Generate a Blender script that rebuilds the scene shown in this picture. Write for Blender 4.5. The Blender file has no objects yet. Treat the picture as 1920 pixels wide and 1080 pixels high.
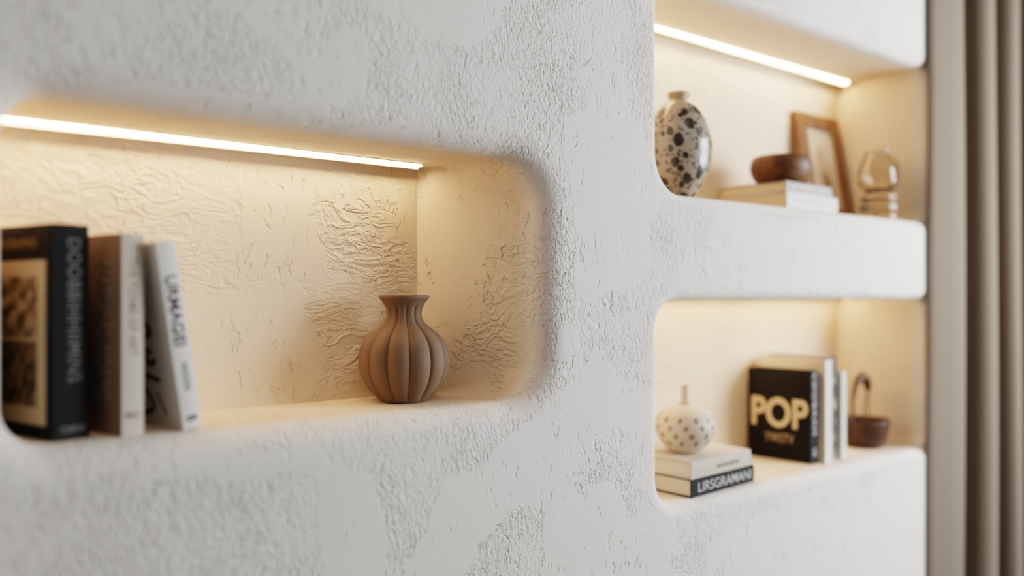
import bpy, bmesh, math, random
import numpy as np
from mathutils import Vector, Matrix, geometry, noise

random.seed(7)
scene = bpy.context.scene
C = scene.collection
EYE = 1.25                      # camera height above the floor

# ------------------------------------------------------------------ camera
cam_d = bpy.data.cameras.new('camera')
cam = bpy.data.objects.new('camera', cam_d)
C.objects.link(cam)
cam.location = (0, -1.2, EYE)
cam.rotation_euler = (math.radians(90), 0, -math.atan2(.6115, .7912))
cam_d.sensor_width = 36
cam_d.lens = 1540 / 1920 * 36
cam_d.shift_y = 15 / 1920
cam_d.clip_start = .02
cam_d.dof.use_dof = True
cam_d.dof.focus_distance = 1.60
cam_d.dof.aperture_fstop = .75
scene.camera = cam
scene.cycles.max_bounces = 8
scene.cycles.transmission_bounces = 6

# ------------------------------------------------------------------ tagging
def tag(o, label=None, cat=None, group=None, kind=None):
    if label: o['label'] = label
    if cat: o['category'] = cat
    if group: o['group'] = group
    if kind: o['kind'] = kind
    return o

def empty(name, loc, rz=0.0, label=None, cat=None, group=None):
    o = bpy.data.objects.new(name, None)
    C.objects.link(o)
    o.empty_display_size = .03
    o.location = loc
    o.rotation_euler = (0, 0, rz)
    return tag(o, label, cat, group)

def link_mesh(name, me, mat, parent=None):
    o = bpy.data.objects.new(name, me)
    C.objects.link(o)
    if mat is not None:
        me.materials.clear()
        me.materials.append(mat)
    if parent is not None:
        o.parent = parent
    return o

def from_bm(name, bm, mat, parent=None, smooth=True, angle=35):
    bmesh.ops.recalc_face_normals(bm, faces=bm.faces[:])
    for f in bm.faces:
        f.smooth = smooth
    if smooth:
        lim = math.radians(angle)
        for e in bm.edges:
            if len(e.link_faces) == 2 and e.calc_face_angle(0) > lim:
                e.smooth = False
    me = bpy.data.meshes.new(name)
    bm.to_mesh(me)
    bm.free()
    return link_mesh(name, me, mat, parent)

# ------------------------------------------------------------------ materials
class NT:
    def __init__(self, name):
        self.m = bpy.data.materials.new(name)
        self.m.use_nodes = True
        self.t = self.m.node_tree
        self.t.nodes.clear()
        self.out = self.t.nodes.new('ShaderNodeOutputMaterial')
        self.b = self.t.nodes.new('ShaderNodeBsdfPrincipled')
        self.t.links.new(self.b.outputs[0], self.out.inputs[0])
    def n(self, kind, **kw):
        nd = self.t.nodes.new(kind)
        for k, v in kw.items():
            setattr(nd, k, v)
        return nd
    def plug(self, sock, v):
        if isinstance(v, bpy.types.NodeSocket):
            self.t.links.new(v, sock)
        elif v is not None:
            if hasattr(sock.default_value, '__len__') and len(sock.default_value) == 4 and len(v) == 3:
                v = (*v, 1)
            sock.default_value = v
    def math(self, op, a, b=None, c=None, clamp=False):
        nd = self.n('ShaderNodeMath', operation=op, use_clamp=clamp)
        self.plug(nd.inputs[0], a)
        if b is not None: self.plug(nd.inputs[1], b)
        if c is not None: self.plug(nd.inputs[2], c)
        return nd.outputs[0]
    def vmath(self, op, a, b=None):
        nd = self.n('ShaderNodeVectorMath', operation=op)
        self.plug(nd.inputs[0], a)
        if b is not None: self.plug(nd.inputs[1], b)
        return nd.outputs[0]
    def noise(self, vec, scale, detail=2.0, rough=.5, dist=0.0, color=False):
        nd = self.n('ShaderNodeTexNoise')
        self.plug(nd.inputs['Vector'], vec)
        self.plug(nd.inputs['Scale'], scale)
        self.plug(nd.inputs['Detail'], detail)
        self.plug(nd.inputs['Roughness'], rough)
        self.plug(nd.inputs['Distortion'], dist)
        return nd.outputs['Color' if color else 'Fac']
    def voronoi(self, vec, scale, feature='F1', rnd=1.0):
        nd = self.n('ShaderNodeTexVoronoi', feature=feature)
        self.plug(nd.inputs['Vector'], vec)
        self.plug(nd.inputs['Scale'], scale)
        self.plug(nd.inputs['Randomness'], rnd)
        return nd
    def smooth(self, v, a, b):
        nd = self.n('ShaderNodeMapRange', interpolation_type='SMOOTHSTEP')
        self.plug(nd.inputs[0], v)
        self.plug(nd.inputs[1], a); self.plug(nd.inputs[2], b)
        return nd.outputs[0]
    def mix(self, f, a, b):
        nd = self.n('ShaderNodeMix', data_type='RGBA')
        self.plug(nd.inputs[0], f)
        self.plug(nd.inputs[6], a); self.plug(nd.inputs[7], b)
        return nd.outputs[2]
    def obj(self):
        return self.n('ShaderNodeTexCoord').outputs['Object']
    def bump(self, h, dist, strength=1.0):
        nd = self.n('ShaderNodeBump')
        self.plug(nd.inputs['Height'], h)
        self.plug(nd.inputs['Distance'], dist)
        self.plug(nd.inputs['Strength'], strength)
        self.t.links.new(nd.outputs[0], self.b.inputs['Normal'])
        return nd
    def base(self, v): self.plug(self.b.inputs['Base Color'], v)
    def rough(self, v): self.plug(self.b.inputs['Roughness'], v)

def srgb(r, g, b):
    f = lambda c: (c / 255 / 12.92) if c / 255 <= .04045 else ((c / 255 + .055) / 1.055) ** 2.4
    return (f(r), f(g), f(b))

def plain(name, col, rough=.6, var=.06, scale=40, bump=0.0, bscale=300):
    t = NT(name)
    p = t.obj()
    f = t.noise(p, scale, 3)
    a = tuple(c * (1 - var) for c in col); b = tuple(min(1, c * (1 + var)) for c in col)
    t.base(t.mix(f, a, b))
    t.rough(rough)
    if bump:
        t.bump(t.noise(p, bscale, 3), bump)
    return t.m

def plaster_mat():
    t = NT('trowelled_plaster')
    p = t.obj()
    at = t.n('ShaderNodeAttribute', attribute_name='trowel').outputs['Fac']
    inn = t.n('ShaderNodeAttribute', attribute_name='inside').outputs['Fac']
    warp = t.vmath('SUBTRACT', t.noise(p, 9, 3, .55, color=True), (.5, .5, .5))
    ws = t.n('ShaderNodeVectorMath', operation='SCALE')
    t.plug(ws.inputs[0], warp); ws.inputs['Scale'].default_value = .07
    pw = t.vmath('ADD', p, ws.outputs[0])
    # smooth trowelled patches versus torn, raised render
    n1 = t.noise(pw, 3.6, 2, .45)
    n2 = t.noise(p, 34, 4, .65)
    m = t.math('ADD', n1, t.math('MULTIPLY', t.math('SUBTRACT', at, .5), 1.2))
    m = t.math('ADD', m, t.math('MULTIPLY', t.math('SUBTRACT', n2, .5), .62))
    flat = t.smooth(m, .47, .56)
    dapple = t.smooth(t.noise(p, 6.5, 2, .5), .34, .66)
    # torn render: stipple dragged up the wall by the trowel, finer and coarser by turns
    st = t.vmath('MULTIPLY', pw, (1.5, 1.0, .60))
    r1 = t.noise(st, 62, 3, .6)
    r1 = t.math('ABSOLUTE', t.math('SUBTRACT', r1, .5))
    r1 = t.smooth(r1, .0, .15)
    vo = t.voronoi(st, 105).outputs['Distance']
    r2 = t.noise(t.vmath('MULTIPLY', p, (1.3, 1, .8)), 170, 2, .65)
    rough = t.math('ADD', t.math('MULTIPLY', r1, .30), t.math('MULTIPLY', vo, .40))
    rough = t.math('ADD', rough, t.math('MULTIPLY', r2, .65))
    # deep pits and gouges torn out of the render
    pt = t.noise(t.vmath('MULTIPLY', pw, (1.7, 1, .75)), 82, 2, .55)
    pt = t.smooth(pt, .56, .66)
    pt2 = t.noise(t.vmath('MULTIPLY', p, (1.5, 1, .9)), 150, 1, .5)
    pt = t.math('ADD', pt, t.math('MULTIPLY', t.smooth(pt2, .57, .66), .5))
    rough = t.math('SUBTRACT', t.math('ADD', rough, .16), t.math('MULTIPLY', pt, .62))
    # inside the niches: long wandering ridges dragged sideways
    si = t.vmath('MULTIPLY', pw, (.60, .8, 1.5))
    w1 = t.noise(si, 26, 3, .55, .9)
    w1 = t.math('ABSOLUTE', t.math('SUBTRACT', w1, .5))
    w1 = t.math('SUBTRACT', 1.0, t.smooth(w1, .0, .12))
    w2 = t.noise(t.vmath('MULTIPLY', pw, (1.0, .8, 1.3)), 75, 2, .55)
    wf = t.math('ADD', t.math('MULTIPLY', w1, .55), t.math('MULTIPLY', w2, .55))
    wf = t.math('ADD', wf, t.math('MULTIPLY', r2, .20))
    mr = t.n('ShaderNodeMix', data_type='FLOAT')
    t.plug(mr.inputs[0], inn); t.plug(mr.inputs[2], rough); t.plug(mr.inputs[3], wf)
    inv = t.math('SUBTRACT', 1.0, flat)
    h = t.math('MULTIPLY', flat, .80)
    amp = t.math('ADD', .25, t.math('MULTIPLY', dapple, .85))
    lvl = t.math('MULTIPLY', t.math('SUBTRACT', mr.outputs[0], .75), amp)
    h = t.math('ADD', h, t.math('MULTIPLY', inv, t.math('ADD', lvl, .68)))
    h = t.math('ADD', h, t.math('MULTIPLY', t.noise(p, 14, 3), .45))
    # scattered nicks and short scratches in the smooth areas
    nk = t.noise(t.vmath('MULTIPLY', pw, (1.8, 1, .5)), 48, 2, .6)
    nk = t.math('MULTIPLY', t.smooth(nk, .60, .68), t.smooth(t.noise(p, 8, 1), .45, .6))
    h = t.math('SUBTRACT', h, t.math('MULTIPLY', nk, .65))
    dist = t.math('MULTIPLY_ADD', inn, .0016, .0046)
    t.bump(h, dist, .78)
    t.base(t.mix(t.smooth(inn, .3, 1.0), t.mix(t.noise(p, 6, 3), srgb(236, 231, 224), srgb(241, 236, 230)), srgb(238, 220, 196)))  # niche interiors tinted warmer: golden LED glow put into the plaster colour
    t.rough(.85)
    t.plug(t.b.inputs['Specular IOR Level'], .2)
    return t.m

def wood(name, dark, light, rough=.45, scale=1.0, axis=2):
    t = NT(name)
    p = t.obj()
    s = [60 * scale] * 3; s[axis] = 6 * scale
    v = t.vmath('MULTIPLY', p, tuple(s))
    g = t.noise(v, 1.0, 4, .6, .8)
    g2 = t.noise(v, 4.0, 2, .5)
    f = t.math('ADD', t.math('MULTIPLY', g, .75), t.math('MULTIPLY', g2, .25))
    t.base(t.mix(t.smooth(f, .3, .7), dark, light))
    t.rough(rough)
    t.bump(g2, .0004)
    return t.m

def emit(name, col, strength):
    t = NT(name)
    t.base((1, .95, .85))
    t.plug(t.b.inputs['Emission Color'], (*col, 1))
    t.plug(t.b.inputs['Emission Strength'], strength)
    return t.m

# ------------------------------------------------------------------ mesh helpers
def bm_box(bm, lo, hi, bevel=0.0, seg=2):
    r = bmesh.ops.create_cube(bm, size=1)
    vs = r['verts']
    for v in vs:
        v.co = Vector([lo[i] + (v.co[i] + .5) * (hi[i] - lo[i]) for i in range(3)])
    if bevel:
        es = list({e for v in vs for e in v.link_edges})
        bmesh.ops.bevel(bm, geom=es, offset=bevel, segments=seg, affect='EDGES', profile=.5)

def spline(pts, sub=6):
    out = []
    P = [Vector((p[0], p[1], 0)) for p in pts]
    for i in range(len(P) - 1):
        p0 = P[max(i - 1, 0)]; p1 = P[i]; p2 = P[i + 1]; p3 = P[min(i + 2, len(P) - 1)]
        for k in range(sub):
            t = k / sub
            q = .5 * ((2 * p1) + (p2 - p0) * t + (2 * p0 - 5 * p1 + 4 * p2 - p3) * t * t + (3 * p1 - p0 - 3 * p2 + p3) * t ** 3)
            out.append((max(q.x, 0.0), q.y))
    out.append((P[-1].x, P[-1].y))
    return out

def bm_lathe(bm, prof, seg=72, mod=None, cap_ends=True):
    """prof: list of (radius, height); mod(angle, radius, height) -> radius."""
    rings = []
    for r, z in prof:
        ring = []
        for k in range(seg):
            a = 2 * math.pi * k / seg
            rr = mod(a, r, z) if mod else r
            ring.append(bm.verts.new((rr * math.cos(a), rr * math.sin(a), z)))
        rings.append(ring)
    for a, b in zip(rings, rings[1:]):
        for k in range(seg):
            bm.faces.new((a[k], a[(k + 1) % seg], b[(k + 1) % seg], b[k]))
    if cap_ends:
        bm.faces.new(rings[0][::-1])
        bm.faces.new(rings[-1])

def bm_tube(bm, pts, radii, seg=12):
    pts = [Vector(p) for p in pts]
    rings = []
    up = Vector((0, 0, 1))
    for i, p in enumerate(pts):
        d = (pts[min(i + 1, len(pts) - 1)] - pts[max(i - 1, 0)]).normalized()
        a = d.cross(Vector((0, 1, 0)))
        if a.length < .1: a = d.cross(up)
        a.normalize(); b = d.cross(a).normalized()
        r = radii[i] if hasattr(radii, '__len__') else radii
        rings.append([bm.verts.new(p + r * (a * math.cos(2 * math.pi * k / seg) + b * math.sin(2 * math.pi * k / seg))) for k in range(seg)])
    for a, b in zip(rings, rings[1:]):
        for k in range(seg):
            bm.faces.new((a[k], a[(k + 1) % seg], b[(k + 1) % seg], b[k]))
    bm.faces.new(rings[0][::-1]); bm.faces.new(rings[-1])

def text_mesh(name, s, size, mat, parent, loc, rot, bold=0.0, spacing=1.0, sx=1.0, width=None):
    """Flat lettering as a mesh; rot is a 3x3 giving reading direction, glyph-up, outward."""
    cu = bpy.data.curves.new(name, 'FONT')
    cu.body = s
    cu.size = size
    cu.extrude = .0003
    cu.offset = bold
    cu.space_character = spacing
    cu.align_x = 'CENTER'; cu.align_y = 'CENTER'
    tmp = bpy.data.objects.new(name, cu)
    C.objects.link(tmp)
    dg = bpy.context.evaluated_depsgraph_get()
    dg.update()
    me = bpy.data.meshes.new_from_object(tmp.evaluated_get(dg))
    bpy.data.objects.remove(tmp)
    co = np.empty(len(me.vertices) * 3); me.vertices.foreach_get('co', co)
    co = co.reshape(-1, 3)
    co[:, 0] -= (co[:, 0].min() + co[:, 0].max()) / 2
    co[:, 1] -= (co[:, 1].min() + co[:, 1].max()) / 2
    if width: co[:, 0] *= width / (co[:, 0].max() - co[:, 0].min())
    else: co[:, 0] *= sx
    M = np.array(rot).T
    co = co @ M.T + np.array(loc)
    me.vertices.foreach_set('co', co.ravel()); me.update()
    me.name = name
    return link_mesh(name, me, mat, parent)

# ------------------------------------------------------------------ the wall with its niches
def rr_points(x0, x1, z0, z1, rad, nc=14, ns=20):
    """Rounded rectangle outline, counter-clockwise; rad = radii (left-bottom, right-bottom, right-top, left-top)."""
    cs = [(x0, z0, 1, 1, math.pi), (x1, z0, -1, 1, 1.5 * math.pi), (x1, z1, -1, -1, 0), (x0, z1, 1, -1, .5 * math.pi)]
    corners = []
    for (cx, cz, sx, sz, a0), r in zip(cs, rad):
        ox, oz = cx + sx * r, cz + sz * r
        corners.append([(ox + r * math.cos(a0 + .5 * math.pi * k / nc), oz + r * math.sin(a0 + .5 * math.pi * k / nc)) for k in range(nc + 1)])
    pts = []
    for i in range(4):
        pts += corners[i]
        a = corners[i][-1]; b = corners[(i + 1) % 4][0]
        pts += [(a[0] + (b[0] - a[0]) * k / ns, a[1] + (b[1] - a[1]) * k / ns) for k in range(1, ns)]
    return pts

NICHES = [
    dict(front=(.125, 1.006, EYE - .2, EYE + .264), back=(.10, .88, EYE - .2, EYE + .264), d=.258, R=.054, rad=(.055, .085, .095, .055)),
    dict(front=(1.330, 2.540, EYE + .225, EYE + .692), back=(1.330, 2.503, EYE + .225, EYE + .692), d=.282, R=.030, rad=(.085, .05, .05, .075)),
    dict(front=(1.330, 2.540, EYE - .4615, EYE - .010), back=(1.330, 2.503, EYE - .4615, EYE + .018), d=.282, R=.030, rad=(.07, .05, .05, .065)),
]

# smooth trowel patches on the face of the wall: outlines in (x, height above eye level)
FLAT = [
    [(.52, .36), (.62, .42), (.63, .33), (.54, .31)],
    [(.74, .42), (.87, .46), (.90, .56), (.76, .60), (.70, .50)],
    [(1.06, .33), (1.24, .34), (1.31, .27), (1.30, .09), (1.22, .0), (1.09, -.01), (1.07, .16)],
    [(.98, -.01), (1.08, -.04), (1.08, -.13), (1.0, -.15)],
    [(1.08, -.20), (1.15, -.17), (1.13, -.28), (1.09, -.31)],
    [(.40, -.24), (.55, -.23), (.55, -.27), (.40, -.28)],
    [(.55, -.29), (.65, -.27), (.66, -.42), (.54, -.42)],
    [(.78, -.33), (.92, -.27), (1.0, -.255), (.98, -.33), (.90, -.39), (.84, -.50), (.70, -.48)],
    [(1.0, -.44), (1.18, -.39), (1.24, -.50), (1.05, -.60)],
    [(1.62, .16), (2.6, .18), (2.6, .02), (1.62, .02)],
    [(1.50, -.56), (2.6, -.52), (2.6, -1.0), (1.40, -1.0)],
    [(1.9, .75), (2.6, .75), (2.6, 1.1), (1.9, 1.1)],
]
ROUGH = [
    [(.25, .38), (.46, .38), (.50, .31), (.30, .30)],
    [(.62, .44), (.90, .46), (.95, .33), (.66, .30)],
    [(.97, .33), (1.05, .33), (1.06, .0), (1.05, -.12), (1.01, -.05), (1.01, .2)],
    [(.57, -.24), (.76, -.23), (.76, -.40), (.66, -.42)],
    [(.83, -.44), (.98, -.42), (.99, -.52), (.84, -.56)],
    [(.25, -.29), (.52, -.29), (.53, -.42), (.22, -.42)],
    [(1.17, -.02), (1.31, .0), (1.30, -.17), (1.16, -.15)],
    [(1.30, .15), (1.48, .18), (1.46, .04), (1.32, .0)],
    [(.80, -.25), (.95, -.215), (.93, -.25), (.82, -.30)],
]
BACK_FLAT = [
    [(.50, .20), (.60, .19), (.62, .10), (.58, .04), (.51, .05)],
    [(.63, .09), (.70, .09), (.69, .03), (.64, .04)],
    [(.30, .01), (.62, -.01), (.66, -.10), (.62, -.2), (.28, -.2)],
]
BACK_ROUGH = [
    [(.66, .14), (.82, .13), (.80, -.01), (.70, .0)],
    [(.10, .20), (.49, .20), (.49, .04), (.10, .04)],
    [(.66, -.01), (.76, -.03), (.74, -.06), (.66, -.06)],
]

def poly_sd(px, pz, poly):
    n = len(poly); best = 1e9; inside = False
    for i in range(n):
        ax, az = poly[i]; bx, bz = poly[(i + 1) % n]
        ex, ez = bx - ax, bz - az; wx, wz = px - ax, pz - az
        tt = max(0, min(1, (wx * ex + wz * ez) / (ex * ex + ez * ez)))
        best = min(best, math.hypot(wx - ex * tt, wz - ez * tt))
        if (az > pz) != (bz > pz) and px < ex * (pz - az) / ez + ax:
            inside = not inside
    return -best if inside else best

def trowel_value(x, z, inside):
    wv = noise.noise_vector(Vector((x * 7, 3.3, z * 7))) * .030 + noise.noise_vector(Vector((x * 22, 8.1, z * 22))) * .012
    x += wv.x; z += wv.z - EYE
    A, B = (BACK_FLAT, BACK_ROUGH) if inside else (FLAT, ROUGH)
    v = .5
    f = max([max(0, min(1, .5 - poly_sd(x, z, p) / .05)) for p in A])
    r = max([max(0, min(1, .5 - poly_sd(x, z, p) / .05)) for p in B])
    return max(0, min(1, .5 + .5 * f - .5 * r))

def build_wall():
    verts, faces, tro, ins = [], [], [], []
    def add(x, y, z, t, i):
        verts.append((x, y, z)); tro.append(t); ins.append(i)
        return len(verts) - 1
    X0, X1, Z0, Z1 = -1.2, 4.6, 0.0, 2.6
    holes = []
    for N in NICHES:
        R, d = N['R'], N['d']
        fx0, fx1, fz0, fz1 = N['front']; bx0, bx1, bz0, bz1 = N['back']
        rings = []
        for k in range(11):
            a = .5 * math.pi * k / 10
            off = R * (1 - math.sin(a)); y = R * (1 - math.cos(a))
            rings.append((y, rr_points(fx0 - off, fx1 + off, fz0 - off, fz1 + off, [r + off for r in N['rad']])))
        for k in range(1, 13):
            t = k / 12
            y = R + (d - R) * t
            L = lambda a, b: a + (b - a) * t
            rad = [r * (1 - t) ** 1.6 + .003 for r in N['rad']]
            rings.append((y, rr_points(L(fx0, bx0), L(fx1, bx1), L(fz0, bz0), L(fz1, bz1), rad)))
        prev = None
        for i, (y, pts) in enumerate(rings):
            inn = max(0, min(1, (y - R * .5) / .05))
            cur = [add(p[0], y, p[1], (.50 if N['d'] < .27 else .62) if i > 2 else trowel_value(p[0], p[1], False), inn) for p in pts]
            if i == 0: holes.append((pts, cur))
            if prev:
                n = len(cur)
                for k in range(n):
                    faces.append((prev[k], prev[(k + 1) % n], cur[(k + 1) % n], cur[k]))
            prev = cur
        # back of the niche, filled with a fine grid
        outline = rings[-1][1]
        pv = [Vector(p) for p in outline]; n = len(pv)
        edges = [(k, (k + 1) % n) for k in range(n)]
        step = .025
        gx = bx0 + step
        while gx < bx1 - step * .5:
            gz = bz0 + step
            while gz < bz1 - step * .5:
                pv.append(Vector((gx, gz))); gz += step
            gx += step
        vo, eo, fo, ov, oe, of = geometry.delaunay_2d_cdt(pv, edges, [], 1, 1e-6)
        ids = []
        for k, v in enumerate(vo):
            src = [s for s in ov[k] if s < n]
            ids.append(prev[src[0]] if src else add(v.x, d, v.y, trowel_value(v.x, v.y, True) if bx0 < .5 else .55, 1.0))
        for f in fo: faces.append(tuple(ids[q] for q in f))
    # the face, a fine grid around the niche openings
    pv, edges, known = [], [], {}
    for pts, ids in holes:
        b = len(pv)
        for p, i in zip(pts, ids):
            known[len(pv)] = i
            pv.append(Vector(p))
        edges += [(b + k, b + (k + 1) % len(pts)) for k in range(len(pts))]
    def in_hole(x, z, m):
        return any(poly_sd(x, z, pts) < m for pts, _ in holes)
    b = len(pv)
    pv += [Vector((X0, Z0)), Vector((X1, Z0)), Vector((X1, Z1)), Vector((X0, Z1))]
    edges += [(b, b + 1), (b + 1, b + 2), (b + 2, b + 3), (b + 3, b)]
    gx = X0 + .03
    while gx < X1 - .01:
        fine = 0 < gx < 2.6
        st = .022 if fine else .1
        gz = Z0 + st
        while gz < Z1 - .01:
            if not in_hole(gx, gz, .012):
                pv.append(Vector((gx, gz)))
            gz += st
        gx += st
    vo, eo, fo, ov, oe, of = geometry.delaunay_2d_cdt(pv, edges, [], 0, 1e-6)
    ids = []
    for k, v in enumerate(vo):
        src = [s for s in ov[k] if s in known]
        ids.append(known[src[0]] if src else add(v.x, 0.0, v.y, trowel_value(v.x, v.y, False), 0.0))
    for f in fo:
        cx = sum(vo[q].x for q in f) / len(f); cz = sum(vo[q].y for q in f) / len(f)
        if in_hole(cx, cz, -1e-5): continue
        faces.append(tuple(ids[q] for q in f))
    me = bpy.data.meshes.new('wall_back')
    me.from_pydata(verts, [], faces)
    a = me.attributes.new('trowel', 'FLOAT', 'POINT'); a.data.foreach_set('value', tro)
    a = me.attributes.new('inside', 'FLOAT', 'POINT'); a.data.foreach_set('value', ins)
    bm = bmesh.new(); bm.from_mesh(me)
    bmesh.ops.recalc_face_normals(bm, faces=bm.faces[:])
    # face must look towards the room (-y)
    big = max(bm.faces, key=lambda f: -f.calc_center_median().y + f.calc_area())
    if big.normal.y > 0:
        bmesh.ops.reverse_faces(bm, faces=bm.faces[:])
    for f in bm.faces: f.smooth = True
    for e in bm.edges:
        if len(e.link_faces) == 2 and e.calc_face_angle(0) > math.radians(40): e.smooth = False
    bm.to_mesh(me); bm.free()
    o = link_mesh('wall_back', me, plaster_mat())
    tag(o, 'white textured plaster wall with three rounded lit niches', 'wall', kind='structure')
    return o

build_wall()

# ------------------------------------------------------------------ LED strips
LED_COL = (1.0, .69, .42)
led_mat = emit('warm_led_diffuser', LED_COL, 31.0)
alu = plain('white_channel', srgb(235, 225, 205), .5, .03)

def led(x0, x1, y, z, label):
    root = empty('led_strip', (x0, y, z), 0, label, 'led strip', 'warm light strips under the niche tops')
    L = x1 - x0
    bm = bmesh.new()
    bm_box(bm, (0, -.0105, -.0012), (L, .0105, 0))
    bm_box(bm, (0, .0082, -.0090), (L, .0098, 0))
    bm_box(bm, (L, -.0085, -.0055), (L + .002, .0085, 0))
    from_bm('channel', bm, alu, root, smooth=False)
    bm = bmesh.new()
    bm_box(bm, (.001, -.0052, -.0040), (L - .001, .0052, -.0010), .0014, 2)
    from_bm('diffuser', bm, led_mat, root)
    return root

led(.13, .862, .216, EYE + .264, 'warm led strip along the top of the left niche')
led(1.36, 2.482, .240, EYE + .692, 'warm led strip along the top of the upper right niche')
led(1.36, 2.482, .236, EYE + .0125, 'warm led strip hidden behind the top lip of the lower right niche')

# ------------------------------------------------------------------ books
PAGES = None
def pages_mat(name, col):
    t = NT(name)
    p = t.obj()
    f = t.noise(t.vmath('MULTIPLY', p, (1400, 4, 4)), 1, 2, .6)
    t.base(t.mix(f, tuple(c * .84 for c in col), col))
    t.rough(.8)
    t.bump(f, .0003)
    return t.m

PAGES = pages_mat('paper_pages', srgb(226, 208, 180))
PAGES_W = pages_mat('pale_pages', srgb(232, 224, 210))

def book(loc, rz, w, h, t, cover, spine, label, group=None, pages=None, lying=False, lean=0.0, inset=.004):
    """A hardback: thickness along x, spine at y = 0, height along z. Lying books turn the x = 0 board upwards."""
    root = empty('hardback_book', loc, rz, label, 'book', group)
    if lying:
        root.rotation_euler = (Matrix.Rotation(rz, 3, 'Z') @ Matrix.Rotation(math.pi / 2, 3, 'Y')).to_euler()
    elif lean:
        root.rotation_euler = (Matrix.Rotation(rz, 3, 'Z') @ Matrix.Rotation(-lean, 3, 'Y')).to_euler()
    b = .0026
    for nm, xa, xb in (('front_cover', 0, b), ('back_cover', t - b, t)):
        bm = bmesh.new()
        bm_box(bm, (xa, .008, 0), (xb, w, h), .0007, 2)
        # hinge groove strip
        ga = xa + (.0009 if xa == 0 else 0); gb = xb - (0 if xa == 0 else .0009)
        bm_box(bm, (ga, .0018, .0004), (gb, .0085, h - .0004))
        from_bm(nm, bm, cover, root)
    # spine: slightly rounded board
    bm = bmesh.new()
    n = 9
    outer = [(t * k / (n - 1), -.0016 * math.sin(math.pi * k / (n - 1)) - 0.0) for k in range(n)]
    inner = [(x, .0026) for x, _ in outer]
    lo_, hi_ = [], []
    for z, store in ((0, lo_), (h, hi_)):
        store.append([bm.verts.new((x, y, z)) for x, y in outer]); store.append([bm.verts.new((x, y, z)) for x, y in inner])
    for k in range(n - 1):
        bm.faces.new((lo_[0][k], lo_[0][k + 1], hi_[0][k + 1], hi_[0][k]))
        bm.faces.new((lo_[1][k + 1], lo_[1][k], hi_[1][k], hi_[1][k + 1]))
        bm.faces.new((lo_[0][k + 1], lo_[0][k], lo_[1][k], lo_[1][k + 1]))
        bm.faces.new((hi_[0][k], hi_[0][k + 1], hi_[1][k + 1], hi_[1][k]))
    bm.faces.new((lo_[0][0], hi_[0][0], hi_[1][0], lo_[1][0])); bm.faces.new((lo_[0][-1], lo_[1][-1], hi_[1][-1], hi_[0][-1]))
    from_bm('spine', bm, spine, root)
    bm = bmesh.new()
    bm_box(bm, (b + .0002, .003, inset), (t - b - .0002, w - inset, h - inset))
    from_bm('page_block', bm, pages or PAGES, root, smooth=False)
    root['_t'] = t
    return root

# reading frames: rows = reading direction, glyph up, outward
SPINE_DOWN = ((0, 0, -1), (1, 0, 0), (0, -1, 0))      # on a standing spine, read downwards
SPINE_UP = ((0, 0, 1), (-1, 0, 0), (0, -1, 0))        # upright on a lying book
COVER_UP = ((0, -1, 0), (0, 0, 1), (-1, 0, 0))        # on the x = 0 cover, read across
COVER_DOWN = ((0, 0, -1), (0, -1, 0), (-1, 0, 0))     # on the x = 0 cover, read downwards

def ink(name, col, rough=.5): return plain(name, col, rough, .04)

def panel(name, lo, hi, mat, parent):
    bm = bmesh.new(); bm_box(bm, lo, hi)
    return from_bm(name, bm, mat, parent, smooth=False)

black = plain('black_book_cloth', srgb(13, 11, 10), .75, .15, 60, .0002, 900)
taupe = plain('taupe_book_cloth', srgb(150, 126, 108), .8, .06, 60, .0002, 900)
cream = plain('cream_book_cloth', srgb(204, 194, 180), .7, .05, 60, .0002, 900)
white = plain('white_book_paper', srgb(222, 218, 212), .55, .04, 30)
greyw = plain('greyish_book_paper', srgb(168, 160, 158), .55, .06, 30)
charc = plain('charcoal_book_cloth', srgb(34, 35, 36), .8, .1, 60, .0002, 900)
inkgrey = ink('grey_ink', srgb(98, 94, 90))
inkgold = ink('dull_gold_ink', srgb(120, 98, 66))
inkpink = ink('dusty_ink', srgb(186, 164, 148))
inkbrown = ink('brown_ink', srgb(150, 132, 112))
inkblack = ink('black_ink', srgb(52, 48, 46))
inksand = ink('sand_ink', srgb(218, 196, 162))
inkdim = ink('dim_sand_ink', srgb(176, 156, 124))
inkpale = ink('pale_ink', srgb(196, 194, 190))

S_LEFT = EYE - .2; S_UP = EYE + .225; S_LOW = EYE - .4615

def photo_mat(name, seed, dark, light, scale, stretch):
    t = NT(name)
    p = t.vmath('ADD', t.obj(), (seed, seed * .7, seed * 1.3))
    v = t.vmath('MULTIPLY', p, stretch)
    n = t.noise(v, scale, 5, .62, .4)
    w = t.n('ShaderNodeTexWave', wave_type='BANDS', bands_direction='DIAGONAL')
    t.plug(w.inputs['Vector'], v); w.inputs['Scale'].default_value = scale * .35; w.inputs['Distortion'].default_value = 5
    f = t.math('ADD', t.math('MULTIPLY', n, .9), t.math('MULTIPLY', w.outputs[1], .10))
    t.base(t.mix(t.smooth(f, .34, .66), dark, light))
    t.rough(.5)
    return t.m

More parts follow.
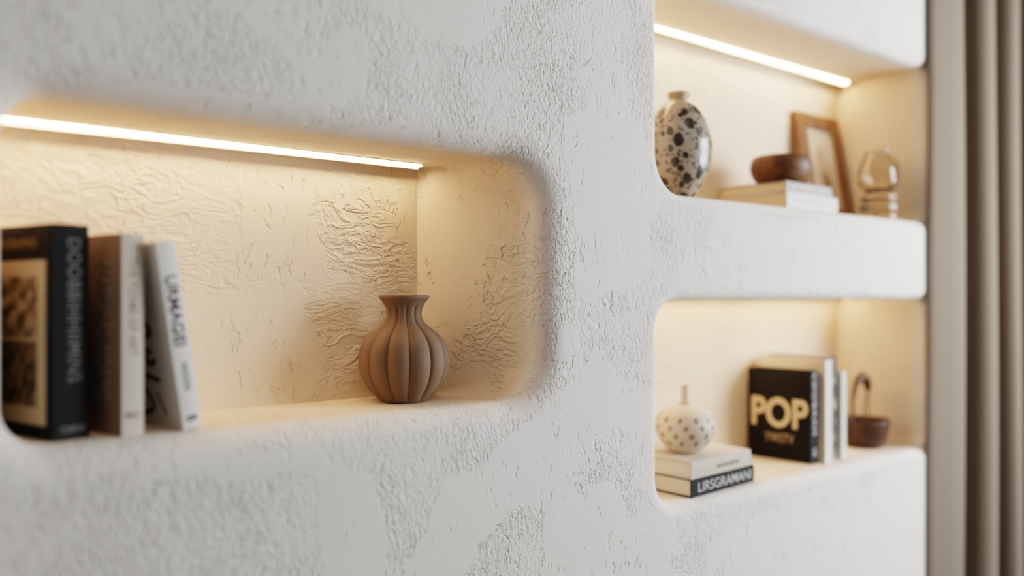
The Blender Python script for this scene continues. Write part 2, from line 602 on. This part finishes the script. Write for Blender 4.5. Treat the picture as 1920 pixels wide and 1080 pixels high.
# black photography book, spine towards the room
PHI = math.radians(19)
bw, bh, bt = .225, .300, .051
b1 = book((.1890, .0720, S_LEFT), PHI, bw, bh, bt, black, black, 'tall black photography book at far left with framed picture on its cover', 'upright books in the left niche')
cream_paper = plain('picture_border', srgb(204, 186, 160), .6, .03)
panel('cover_picture_border', (-.0006, .016, .020), (.0002, bw - .012, bh - .050), cream_paper, b1)
panel('cover_picture', (-.0010, .040, .142), (-.0004, bw - .030, bh - .073), photo_mat('striped_photo', 3.1, srgb(58, 46, 36), srgb(206, 182, 148), 40, (1, .9, 1.1)), b1)
panel('cover_picture', (-.0010, .040, .045), (-.0004, bw - .030, .136), photo_mat('street_photo', 8.7, srgb(34, 27, 22), srgb(150, 126, 98), 52, (1, 1.2, 1)), b1)
text_mesh('cover_lettering', 'PHOTOGRAPHIE', .018, inkgold, b1, (-.0006, .115, bh - .026), COVER_UP, .0006, 1.1, width=.15)
text_mesh('spine_lettering', 'DOOBBIHHIIMINS', .026, inkgrey, b1, (bt * .58, -.0021, bh * .60), SPINE_DOWN, .0002, 1.1, width=.20)
text_mesh('spine_lettering', 'OMNI', .013, inkgrey, b1, (bt * .52, -.0021, .015), ((1, 0, 0), (0, 0, 1), (0, -1, 0)), .0005, width=.034)

# taupe book with cream spine
b2 = book((.2740, .0580, S_LEFT), math.radians(16), .185, .289, .0325, taupe, cream, 'taupe upright book with pale cream spine between black and leaning book', 'upright books in the left niche')
text_mesh('cover_lettering', 'NATURAL FORMS', .050, inkpink, b2, (-.0006, .050, .150), COVER_DOWN, .0006, 1.0, width=.20)
text_mesh('spine_lettering', 'THE FORMS OF ART', .017, inkbrown, b2, (.0165, -.0021, .185), SPINE_DOWN, .0001, 1.0, width=.14)
text_mesh('spine_lettering', 'MO', .012, inkbrown, b2, (.016, -.0021, .030), ((1, 0, 0), (0, 0, 1), (0, -1, 0)), .0001)

# leaning white book with black brush marks
b3 = book((.3585, .0570, S_LEFT), math.radians(14), .185, .281, .030, white, white, 'white book leaning left with black brush drawing on cover', 'upright books in the left niche', lean=math.radians(9.0))
text_mesh('spine_lettering', 'URMAGEI', .024, inkblack, b3, (.015, -.0021, .178), SPINE_DOWN, .0004, 1.0, width=.105)
text_mesh('spine_lettering', 'NNOON', .014, inkgrey, b3, (.016, -.0021, .080), SPINE_DOWN, .0002, 1.0, width=.042)
text_mesh('spine_lettering', 'EM', .012, inkgrey, b3, (.0155, -.0021, .017), ((1, 0, 0), (0, 0, 1), (0, -1, 0)), .0003)
bm = bmesh.new()
def stroke(bm, pts, w):
    pts = spline(pts, 8)
    for (y0, z0), (y1, z1) in zip(pts, pts[1:]):
        d = Vector((y1 - y0, z1 - z0))
        if d.length < 1e-6: continue
        n = Vector((-d.y, d.x)).normalized() * w
        vs = [bm.verts.new((-.0005, y0 + n.x, z0 + n.y)), bm.verts.new((-.0005, y1 + n.x, z1 + n.y)), bm.verts.new((-.0005, y1 - n.x, z1 - n.y)), bm.verts.new((-.0005, y0 - n.x, z0 - n.y))]
        bm.faces.new(vs)
stroke(bm, [(.17, .205), (.12, .215), (.06, .195), (.10, .18), (.16, .175)], .006)
stroke(bm, [(.16, .16), (.08, .165), (.055, .145), (.11, .135), (.06, .115)], .004)
stroke(bm, [(.17, .12), (.13, .105), (.10, .125), (.07, .10), (.05, .105)], .004)
stroke(bm, [(.17, .085), (.11, .083), (.045, .074)], .0035)
stroke(bm, [(.15, .022), (.10, .02), (.075, .035), (.10, .06), (.13, .045)], .0035)
stroke(bm, [(.06, .055), (.05, .035), (.04, .02)], .002)
from_bm('brush_drawing', bm, inkblack, b3, smooth=False)

# ------------------------------------------------------------------ ribbed brown vase
def lathe_obj(name, prof, mat, parent, seg=96, mod=None, inner=None, angle=35):
    bm = bmesh.new()
    p = list(prof)
    if inner: p = p + list(inner)
    bm_lathe(bm, p, seg, mod)
    return from_bm(name, bm, mat, parent, angle=angle)

t = NT('brown_matte_clay')
p = t.obj()
t.base(t.mix(t.noise(p, 22, 3), srgb(126, 103, 83), srgb(138, 113, 92)))
t.rough(.72); t.bump(t.noise(p, 420, 3), .0003)
clay = t.m

vprof = [(.040, 0), (.046, .003), (.056, .012), (.072, .031), (.083, .054), (.0866, .077), (.083, .100), (.0745, .118), (.057, .135), (.0425, .146), (.0352, .157), (.0334, .166), (.0350, .177), (.0400, .187), (.0455, .194)]
vs = spline(vprof, 5)
def ribs(a, r, z):
    k = max(0, min(1, z / .012)) * (1 - max(0, min(1, (z - .176) / .014)))
    s = abs(math.sin(6 * (a - 0.655)))
    return r * (1 - .095 * k * (1 - s ** .55))
v1 = empty('ribbed_vase', (.936 - .0, .0, 0), 0, 'brown ribbed round vase with flared neck standing in left niche', 'vase')
v1.location = (.794, .1630, S_LEFT)
lathe_obj('body', vs, clay, v1, 240, ribs, inner=[(.0400, .1945), (.031, .170), (.029, .150), (.05, .125), (.074, .08), (.05, .02), (.01, .012)])
bm = bmesh.new()
bm_lathe(bm, [(.0452, .1935), (.0476, .196), (.0482, .1985), (.0478, .2015), (.0455, .2025), (.0425, .2015), (.040, .1955)], 96, cap_ends=False)
from_bm('rim', bm, clay, v1)

# ------------------------------------------------------------------ spotted vase
t = NT('spotted_glaze')
p = t.obj()
wv = t.vmath('ADD', p, t.vmath('MULTIPLY', t.vmath('SUBTRACT', t.noise(p, 45, 2, color=True), (.5, .5, .5)), (.014, .014, .014)))
va = t.voronoi(t.vmath('MULTIPLY', wv, (1, 1, .85)), 37)
sc = t.n('ShaderNodeSeparateColor'); t.plug(sc.inputs[0], va.outputs['Color'])
thr = t.math('MULTIPLY_ADD', sc.outputs[0], .30, .26)
s1 = t.math('SUBTRACT', thr, va.outputs['Distance'])
s1 = t.smooth(s1, -.03, .03)
vb = t.voronoi(wv, 95)
sc2 = t.n('ShaderNodeSeparateColor'); t.plug(sc2.inputs[0], vb.outputs['Color'])
s2 = t.smooth(t.math('SUBTRACT', t.math('MULTIPLY_ADD', sc2.outputs[1], .64, .06), vb.outputs['Distance']), -.03, .05)
far = t.smooth(t.math('SUBTRACT', va.outputs['Distance'], thr), .07, .14)
s2 = t.math('MULTIPLY', t.math('MULTIPLY', s2, far), .75)
spots = t.math('MAXIMUM', s1, s2)
zz = t.n('ShaderNodeSeparateXYZ'); t.plug(zz.inputs[0], p)
spots = t.math('MULTIPLY', spots, t.math('SUBTRACT', 1.0, t.smooth(zz.outputs[2], .222, .232)))
t.base(t.mix(spots, srgb(170, 157, 142), srgb(62, 53, 45)))
t.rough(.28)
t.plug(t.b.inputs['Coat Weight'], .6); t.plug(t.b.inputs['Coat Roughness'], .12)
spotted = t.m
v2 = empty('spotted_vase', (1.5270, .120, S_UP), 0, 'tall oval glazed vase with dark irregular spots in the upper right niche', 'vase')
k = 2.0 / 1540
def px_prof(rows, base): return [(r * k, (base - y) * k) for r, y in rows]
sp = px_prof([(20, 382), (24, 381), (30, 372), (40, 356), (51, 336), (58.5, 314), (61.5, 290), (60.5, 266), (54, 238), (43, 216), (29, 201), (20, 196.5), (17.5, 193)], 382)
lathe_obj('body', spline(sp, 5), spotted, v2, 96, inner=[(.0200, .243), (.03, .225), (.06, .17), (.07, .12), (.05, .04), (.01, .01)])
lathe_obj('neck', spline(px_prof([(17, 196), (17.4, 191), (19.5, 186), (20.8, 182), (20.5, 179.5), (18, 179), (15.5, 182), (14.5, 190), (15, 196)], 382), 3), plain('neck_glaze', srgb(168, 148, 122), .35, .05), v2, 64)

# ------------------------------------------------------------------ upper right: stack, bowl, frame, glass
SX, SY = 1.885, .062
phi = math.radians(3)
lo_b = book((SX, SY, S_UP + .050), phi, .212, .262, .049, white, white, 'white hardback with pale label, bottom of the stack under the wooden bowl', 'stacked books in the upper right niche', pages=PAGES, lying=True)
hi_b = book((SX + .002, SY + .004, S_UP + .0785), phi, .208, .238, .0282, greyw, greyw, 'greyish book with lettered spine, top of the stack under the wooden bowl', 'stacked books in the upper right niche', pages=PAGES, lying=True)
text_mesh('spine_lettering', 'ART MODERN WORK', .021, white, hi_b, (.0141, -.0021, .122), SPINE_UP, .0008, 1.05, width=.19)
panel('spine_label', (.013, -.0022, .03), (.026, -.0014, .235), plain('pale_label', srgb(206, 205, 206), .6, .03), lo_b)

bowl_wood = wood('turned_walnut', srgb(78, 50, 28), srgb(122, 82, 48), .5, .8, 0)
bo = empty('wooden_bowl', (1.956, .128, S_UP + .079), 0, 'squat brown wooden bowl on top of the book stack', 'bowl')
lathe_obj('body', spline([(.046, 0), (.058, .002), (.073, .016), (.0815, .036), (.0822, .052), (.0785, .067), (.0735, .074), (.069, .0745), (.0675, .068), (.066, .05), (.058, .022), (.03, .012), (.004, .011)], 5), bowl_wood, bo, 80)

# leaning picture frame
fw_, fh_, ft = .245, .352, .020
oak = wood('oak_frame', srgb(104, 70, 41), srgb(142, 100, 61), .55, 1.0, 2)
fr = empty('picture_frame', (2.232, .204, S_UP), 0, 'brown wooden picture frame leaning against niche back wall', 'picture frame')
fr.rotation_euler = (-math.radians(9.5), 0, math.radians(1.0))
m_ = .049
bm = bmesh.new()
for lo, hi in (((0, 0, 0), (m_, ft, fh_)), ((fw_ - m_, 0, 0), (fw_, ft, fh_)), ((m_, 0, 0), (fw_ - m_, ft, m_)), ((m_, 0, fh_ - m_), (fw_ - m_, ft, fh_))):
    bm_box(bm, lo, hi, .003, 2)
from_bm('moulding', bm, oak, fr)
panel('mount', (m_ - .003, .008, m_ - .003), (fw_ - m_ + .003, .011, fh_ - m_ + .003), plain('mount_card', srgb(228, 210, 186), .7, .03), fr)
panel('backing', (.004, .0125, .004), (fw_ - .004, ft - .001, fh_ - .004), plain('backing_board', srgb(40, 32, 26), .8), fr)
# faint sketch: a plant-like study on the card
t = NT('sketch_paper'); p = t.obj()
def blob(c, r, rz):
    mp = t.n('ShaderNodeMapping'); mp.vector_type = 'TEXTURE'
    mp.inputs['Location'].default_value = c; mp.inputs['Scale'].default_value = r; mp.inputs['Rotation'].default_value = (0, rz, 0)
    t.plug(mp.inputs[0], t.vmath('ADD', p, t.vmath('MULTIPLY', t.vmath('SUBTRACT', t.noise(p, 60, 3, color=True), (.5, .5, .5)), (.02, 0, .02))))
    ln = t.n('ShaderNodeVectorMath', operation='LENGTH'); t.plug(ln.inputs[0], mp.outputs[0])
    return t.math('SUBTRACT', 1.0, t.smooth(ln.outputs['Value'], .5, 1.15))
f = t.math('MAXIMUM', t.math('MULTIPLY', blob((.112, .007, .225), (.024, 1, .038), .3), .55), blob((.136, .007, .125), (.028, 1, .055), -.4))
f = t.math('MAXIMUM', f, t.math('MULTIPLY', blob((.122, .007, .17), (.006, 1, .06), -.25), .5))
t.base(t.mix(t.math('MULTIPLY', f, .8), srgb(214, 192, 164), srgb(112, 88, 68))); t.rough(.7)
t.plug(t.b.inputs['Coat Weight'], .5); t.plug(t.b.inputs['Coat Roughness'], .06)
panel('drawing', (m_ + .012, .0074, m_ + .012), (fw_ - m_ - .012, .0082, fh_ - m_ - .012), t.m, fr)
def glass_mat(name, tint=(1, 1, 1), rough=.02, ior=1.45):
    t = NT(name)
    t.base((*tint, 1)); t.rough(rough)
    t.plug(t.b.inputs['Transmission Weight'], 1.0); t.plug(t.b.inputs['IOR'], ior)
    return t.m
glass = glass_mat('clear_glass', (.90, .85, .78), .05)

# glass ornament
gl = empty('glass_ornament', (2.412, .096, S_UP), 0, 'clear glass globe ornament on ringed base beside picture frame', 'ornament')
lathe_obj('globe', spline([(.034, .088), (.040, .094), (.052, .110), (.0575, .135), (.0565, .160), (.050, .182), (.041, .199), (.037, .208), (.0385, .214), (.036, .2145), (.0335, .208), (.037, .199), (.046, .181), (.0525, .160), (.0535, .135), (.048, .112), (.036, .098), (.004, .096)], 4), glass, gl, 96, lambda a, r, z: r * (1 + .045 * math.sin(5 * a + z * 38) * max(0, min(1, (z - .095) / .02)) * max(0, min(1, (.20 - z) / .02))))
lathe_obj('base', spline([(.050, 0), (.055, .002), (.055, .022), (.050, .028), (.046, .032), (.053, .038), (.054, .050), (.049, .056), (.044, .061), (.050, .067), (.050, .078), (.042, .086), (.034, .0875)], 4), glass_mat('smoky_glass', (.86, .80, .70), .06), gl, 64)

# ------------------------------------------------------------------ lower right: stack, dotted vase, upright books, bowl
LX, LY = 1.4660, .030
phi2 = math.radians(4.5)
lo2 = book((LX, LY, S_LOW + .0425), phi2, .200, .262, .0418, charc, charc, 'charcoal hardback with pale spine title at the bottom under the dotted vase', 'stacked books in the lower right niche', pages=PAGES_W, lying=True)
text_mesh('spine_lettering', 'LIRSGRAMANI', .032, inkpale, lo2, (.0205, -.0021, .136), SPINE_UP, .0001, 1.0, width=.222)
up2 = book((LX - .002, LY - .001, S_LOW + .0425 + .0402), phi2, .196, .248, .0396, cream, cream, 'cream hardback lying directly under the dotted vase', 'stacked books in the lower right niche', pages=PAGES_W, lying=True)
text_mesh('spine_lettering', 'MOHOUONOET', .013, inkbrown, up2, (.0215, -.0021, .150), SPINE_UP, .0001, 1.0, width=.095)

t = NT('dotted_ceramic'); p = t.obj()
sx = t.n('ShaderNodeSeparateXYZ'); t.plug(sx.inputs[0], p)
ang = t.math('ARCTAN2', sx.outputs[1], sx.outputs[0])
zr = t.math('DIVIDE', sx.outputs[2], .0185)
row = t.math('FLOOR', zr)
uu = t.math('ADD', t.math('MULTIPLY', ang, 12 / (2 * math.pi)), t.math('MULTIPLY', row, .37))
du = t.math('MULTIPLY', t.math('ABSOLUTE', t.math('SUBTRACT', t.math('FRACT', uu), .5)), 2.0)
dz = t.math('MULTIPLY', t.math('ABSOLUTE', t.math('SUBTRACT', t.math('FRACT', zr), .5)), 2.0)
dist = t.math('SQRT', t.math('ADD', t.math('MULTIPLY', du, du), t.math('MULTIPLY', t.math('MULTIPLY', dz, dz), .20)))
dist = t.math('ADD', dist, t.math('MULTIPLY', t.math('SUBTRACT', t.noise(p, 130, 2), .5), .5))
dot = t.math('SUBTRACT', 1.0, t.smooth(dist, .22, .42))
zone = t.math('MULTIPLY', t.smooth(sx.outputs[2], .012, .02), t.math('SUBTRACT', 1.0, t.smooth(sx.outputs[2], .092, .097)))
dot = t.math('MULTIPLY', dot, zone)
spk = t.math('MULTIPLY', t.smooth(t.noise(p, 160, 2), .62, .70), .3)
t.base(t.mix(t.math('MAXIMUM', t.math('MULTIPLY', dot, .85), spk), srgb(218, 204, 188), srgb(142, 122, 104)))
t.rough(.5)
t.bump(t.math('MULTIPLY', dot, -1.0), .0012)
dv = empty('dotted_vase', (1.556, .124, S_LOW + .0425 + .0405), 0, 'small cream bulb vase with brown dots and thin neck on stacked books', 'vase')
lathe_obj('body', spline([(.030, 0), (.035, .002), (.044, .009), (.057, .022), (.069, .041), (.0735, .060), (.0705, .079), (.061, .095), (.044, .107), (.024, .1145), (.0145, .117)], 5), t.m, dv, 72)
lathe_obj('neck', spline([(.0145, .1165), (.0165, .119), (.0150, .1215), (.0112, .1235), (.0108, .140), (.0110, .158), (.0116, .161), (.0095, .162), (.0080, .158), (.0075, .13)], 4), plain('cream_neck', srgb(222, 206, 184), .5, .03), dv, 48)

# upright books
def striped_spine(name):
    t = NT(name); p = t.obj()
    f = t.noise(t.vmath('MULTIPLY', p, (30, 30, 55)), 1, 2, .5)
    g = t.noise(t.vmath('MULTIPLY', p, (60, 60, 38)), 1, 1, .5)
    t.base(t.mix(t.smooth(f, .45, .55), srgb(92, 82, 74), t.mix(t.smooth(g, .45, .55), srgb(64, 62, 62), srgb(186, 176, 166))))
    t.rough(.5); return t.m
p5 = math.radians(6)
bp = book((2.022, .078, S_LOW), p5, .192, .2555, .036, black, charc, 'black book with large sand coloured POP title on its cover', 'upright books in the lower right niche')
text_mesh('cover_lettering', 'POP', .112, inksand, bp, (-.0006, .094, .133), COVER_UP, .0030, 1.0, width=.172)
text_mesh('cover_lettering', 'YWSTV', .036, inkdim, bp, (-.0006, .094, .062), COVER_UP, .0003, 1.05, width=.088)
text_mesh('spine_lettering', 'CDOBAAH', .028, inkpale, bp, (.018, -.0021, .165), SPINE_DOWN, .0006, 1.2, width=.17)
text_mesh('spine_lettering', 'OI', .022, inkpale, bp, (.018, -.0021, .032), SPINE_DOWN, .0006, 1.0)
bc = book((2.064, .060, S_LOW), p5, .205, .283, .037, cream, white, 'cream upright book with white spine between the black and grey books', 'upright books in the lower right niche')
bg = book((2.116, .078, S_LOW), p5, .190, .292, .036, greyw, striped_spine('patterned_spine'), 'tallest upright book with grey and black patterned spine', 'upright books in the lower right niche')
bwk = book((2.160, .068, S_LOW), p5, .180, .247, .026, white, white, 'thin white upright book beside the dark bowl', 'upright books in the lower right niche')

# dark bowl with arched handle
dark_wood = wood('dark_walnut', srgb(64, 42, 30), srgb(92, 64, 46), .5, .8, 0)
db = empty('handled_bowl', (2.396, .132, S_LOW), 0, 'dark brown wooden bowl with arched handle at right end', 'bowl')
lathe_obj('body', spline([(.040, 0), (.050, .002), (.060, .020), (.069, .050), (.0735, .074), (.0735, .083), (.0705, .085), (.067, .078), (.061, .05), (.048, .022), (.02, .014), (.003, .013)], 5), dark_wood, db, 72)
hm = wood('bent_wood', srgb(58, 36, 20), srgb(104, 68, 36), .5, 1.0, 0)
bm = bmesh.new()
arc = [(-.064, .0, .080), (-.068, 0, .115), (-.066, .0, .150), (-.055, 0, .185), (-.036, 0, .208), (-.014, 0, .216), (.006, 0, .206), (.018, 0, .186), (.020, 0, .168)]
bm_tube(bm, arc, [.004, .004, .005, .008, .011, .013, .013, .011, .006], 14)
hd = from_bm('handle', bm, hm, db, angle=60)
wire = plain('handle_cord', srgb(120, 92, 56), .6)
for dx in (-.014, .012):
    bm = bmesh.new()
    bm_tube(bm, [(.020, 0, .172), (.020 + dx * .5, .004, .140), (.020 + dx, .006, .105), (.020 + dx * 1.15, .006, .060), (.020 + dx, .004, .030)], .0022, 8)
    from_bm('cord', bm, wire, hd)

# ------------------------------------------------------------------ curtain
def curtain():
    t = NT('taupe_curtain_linen'); p = t.obj()
    f = t.noise(t.vmath('MULTIPLY', p, (500, 500, 500)), 1, 2)
    t.base(t.mix(f, srgb(120, 107, 92), srgb(132, 119, 104))); t.rough(.95)
    t.plug(t.b.inputs['Sheen Weight'], .2)
    bm = bmesh.new()
    ctrl = [(2.500, -.004), (2.512, -.018), (2.560, -.030), (2.620, -.040), (2.680, -.034), (2.715, -.012), (2.722, -.030), (2.728, -.060), (2.750, -.082), (2.785, -.086), (2.815, -.072), (2.836, -.045), (2.845, -.060), (2.848, -.090), (2.865, -.112), (2.895, -.118), (2.915, -.100), (2.930, -.075),
            (2.938, -.110), (2.950, -.165), (3.000, -.190), (3.070, -.165), (3.115, -.110), (3.130, -.080), (3.15, -.11), (3.17, -.16), (3.21, -.19), (3.25, -.16), (3.27, -.10), (3.29, -.08), (3.34, -.15), (3.39, -.18), (3.44, -.12), (3.47, -.07), (3.52, -.14), (3.57, -.18), (3.62, -.12), (3.66, -.07), (3.74, -.14), (3.80, -.08), (3.9, -.14), (3.98, -.05)]
    pts = []
    P = [Vector((a, b, 0)) for a, b in ctrl]
    for i in range(len(P) - 1):
        p0 = P[max(i - 1, 0)]; p1 = P[i]; p2 = P[i + 1]; p3 = P[min(i + 2, len(P) - 1)]
        for k in range(8):
            u = k / 8
            q = .5 * ((2 * p1) + (p2 - p0) * u + (2 * p0 - 5 * p1 + 4 * p2 - p3) * u * u + (3 * p1 - p0 - 3 * p2 + p3) * u ** 3)
            pts.append((q.x, min(q.y, -.003)))
    rows = []
    for j in range(27):
        z = .01 + 2.55 * j / 26
        rows.append([bm.verts.new((x + .004 * math.sin(z * 1.3 + x * 5), min(y - .004 * math.sin(z * 1.9 + x * 9), -.002), z)) for x, y in pts])
    for a, b in zip(rows, rows[1:]):
        for k in range(len(a) - 1):
            bm.faces.new((a[k], a[k + 1], b[k + 1], b[k]))
    o = from_bm('curtain', bm, t.m, None, angle=80)
    m = o.modifiers.new('cloth_thickness', 'SOLIDIFY'); m.thickness = .002; m.offset = 0
    tag(o, 'taupe curtain hanging in soft vertical folds at the right edge of the wall', 'curtain')
curtain()

# ------------------------------------------------------------------ light
w = bpy.data.worlds.new('room_light'); scene.world = w
w.use_nodes = True
bg_ = w.node_tree.nodes['Background']
bg_.inputs[0].default_value = (1.0, .93, .84, 1)
bg_.inputs[1].default_value = .095

def area(name, loc, target, size, energy, col):
    d = bpy.data.lights.new(name, 'AREA'); d.shape = 'RECTANGLE'
    d.size, d.size_y = size; d.energy = energy; d.color = col
    o = bpy.data.objects.new(name, d); C.objects.link(o)
    o.location = loc
    o.rotation_euler = (Vector(target) - Vector(loc)).to_track_quat('-Z', 'Y').to_euler()
    return o
area('window_light', (3.3, -1.6, 1.62), (1.2, .1, 1.2), (1.4, 1.4), 57, (.91, .95, 1.0))
area('room_fill', (.2, -2.6, 3.6), (1.6, 0, 1.0), (1.8, 1.8), 7, (.93, .96, 1.0))

scene.view_settings.view_transform = 'Filmic'
scene.view_settings.look = 'High Contrast'
scene.view_settings.exposure = 0.52
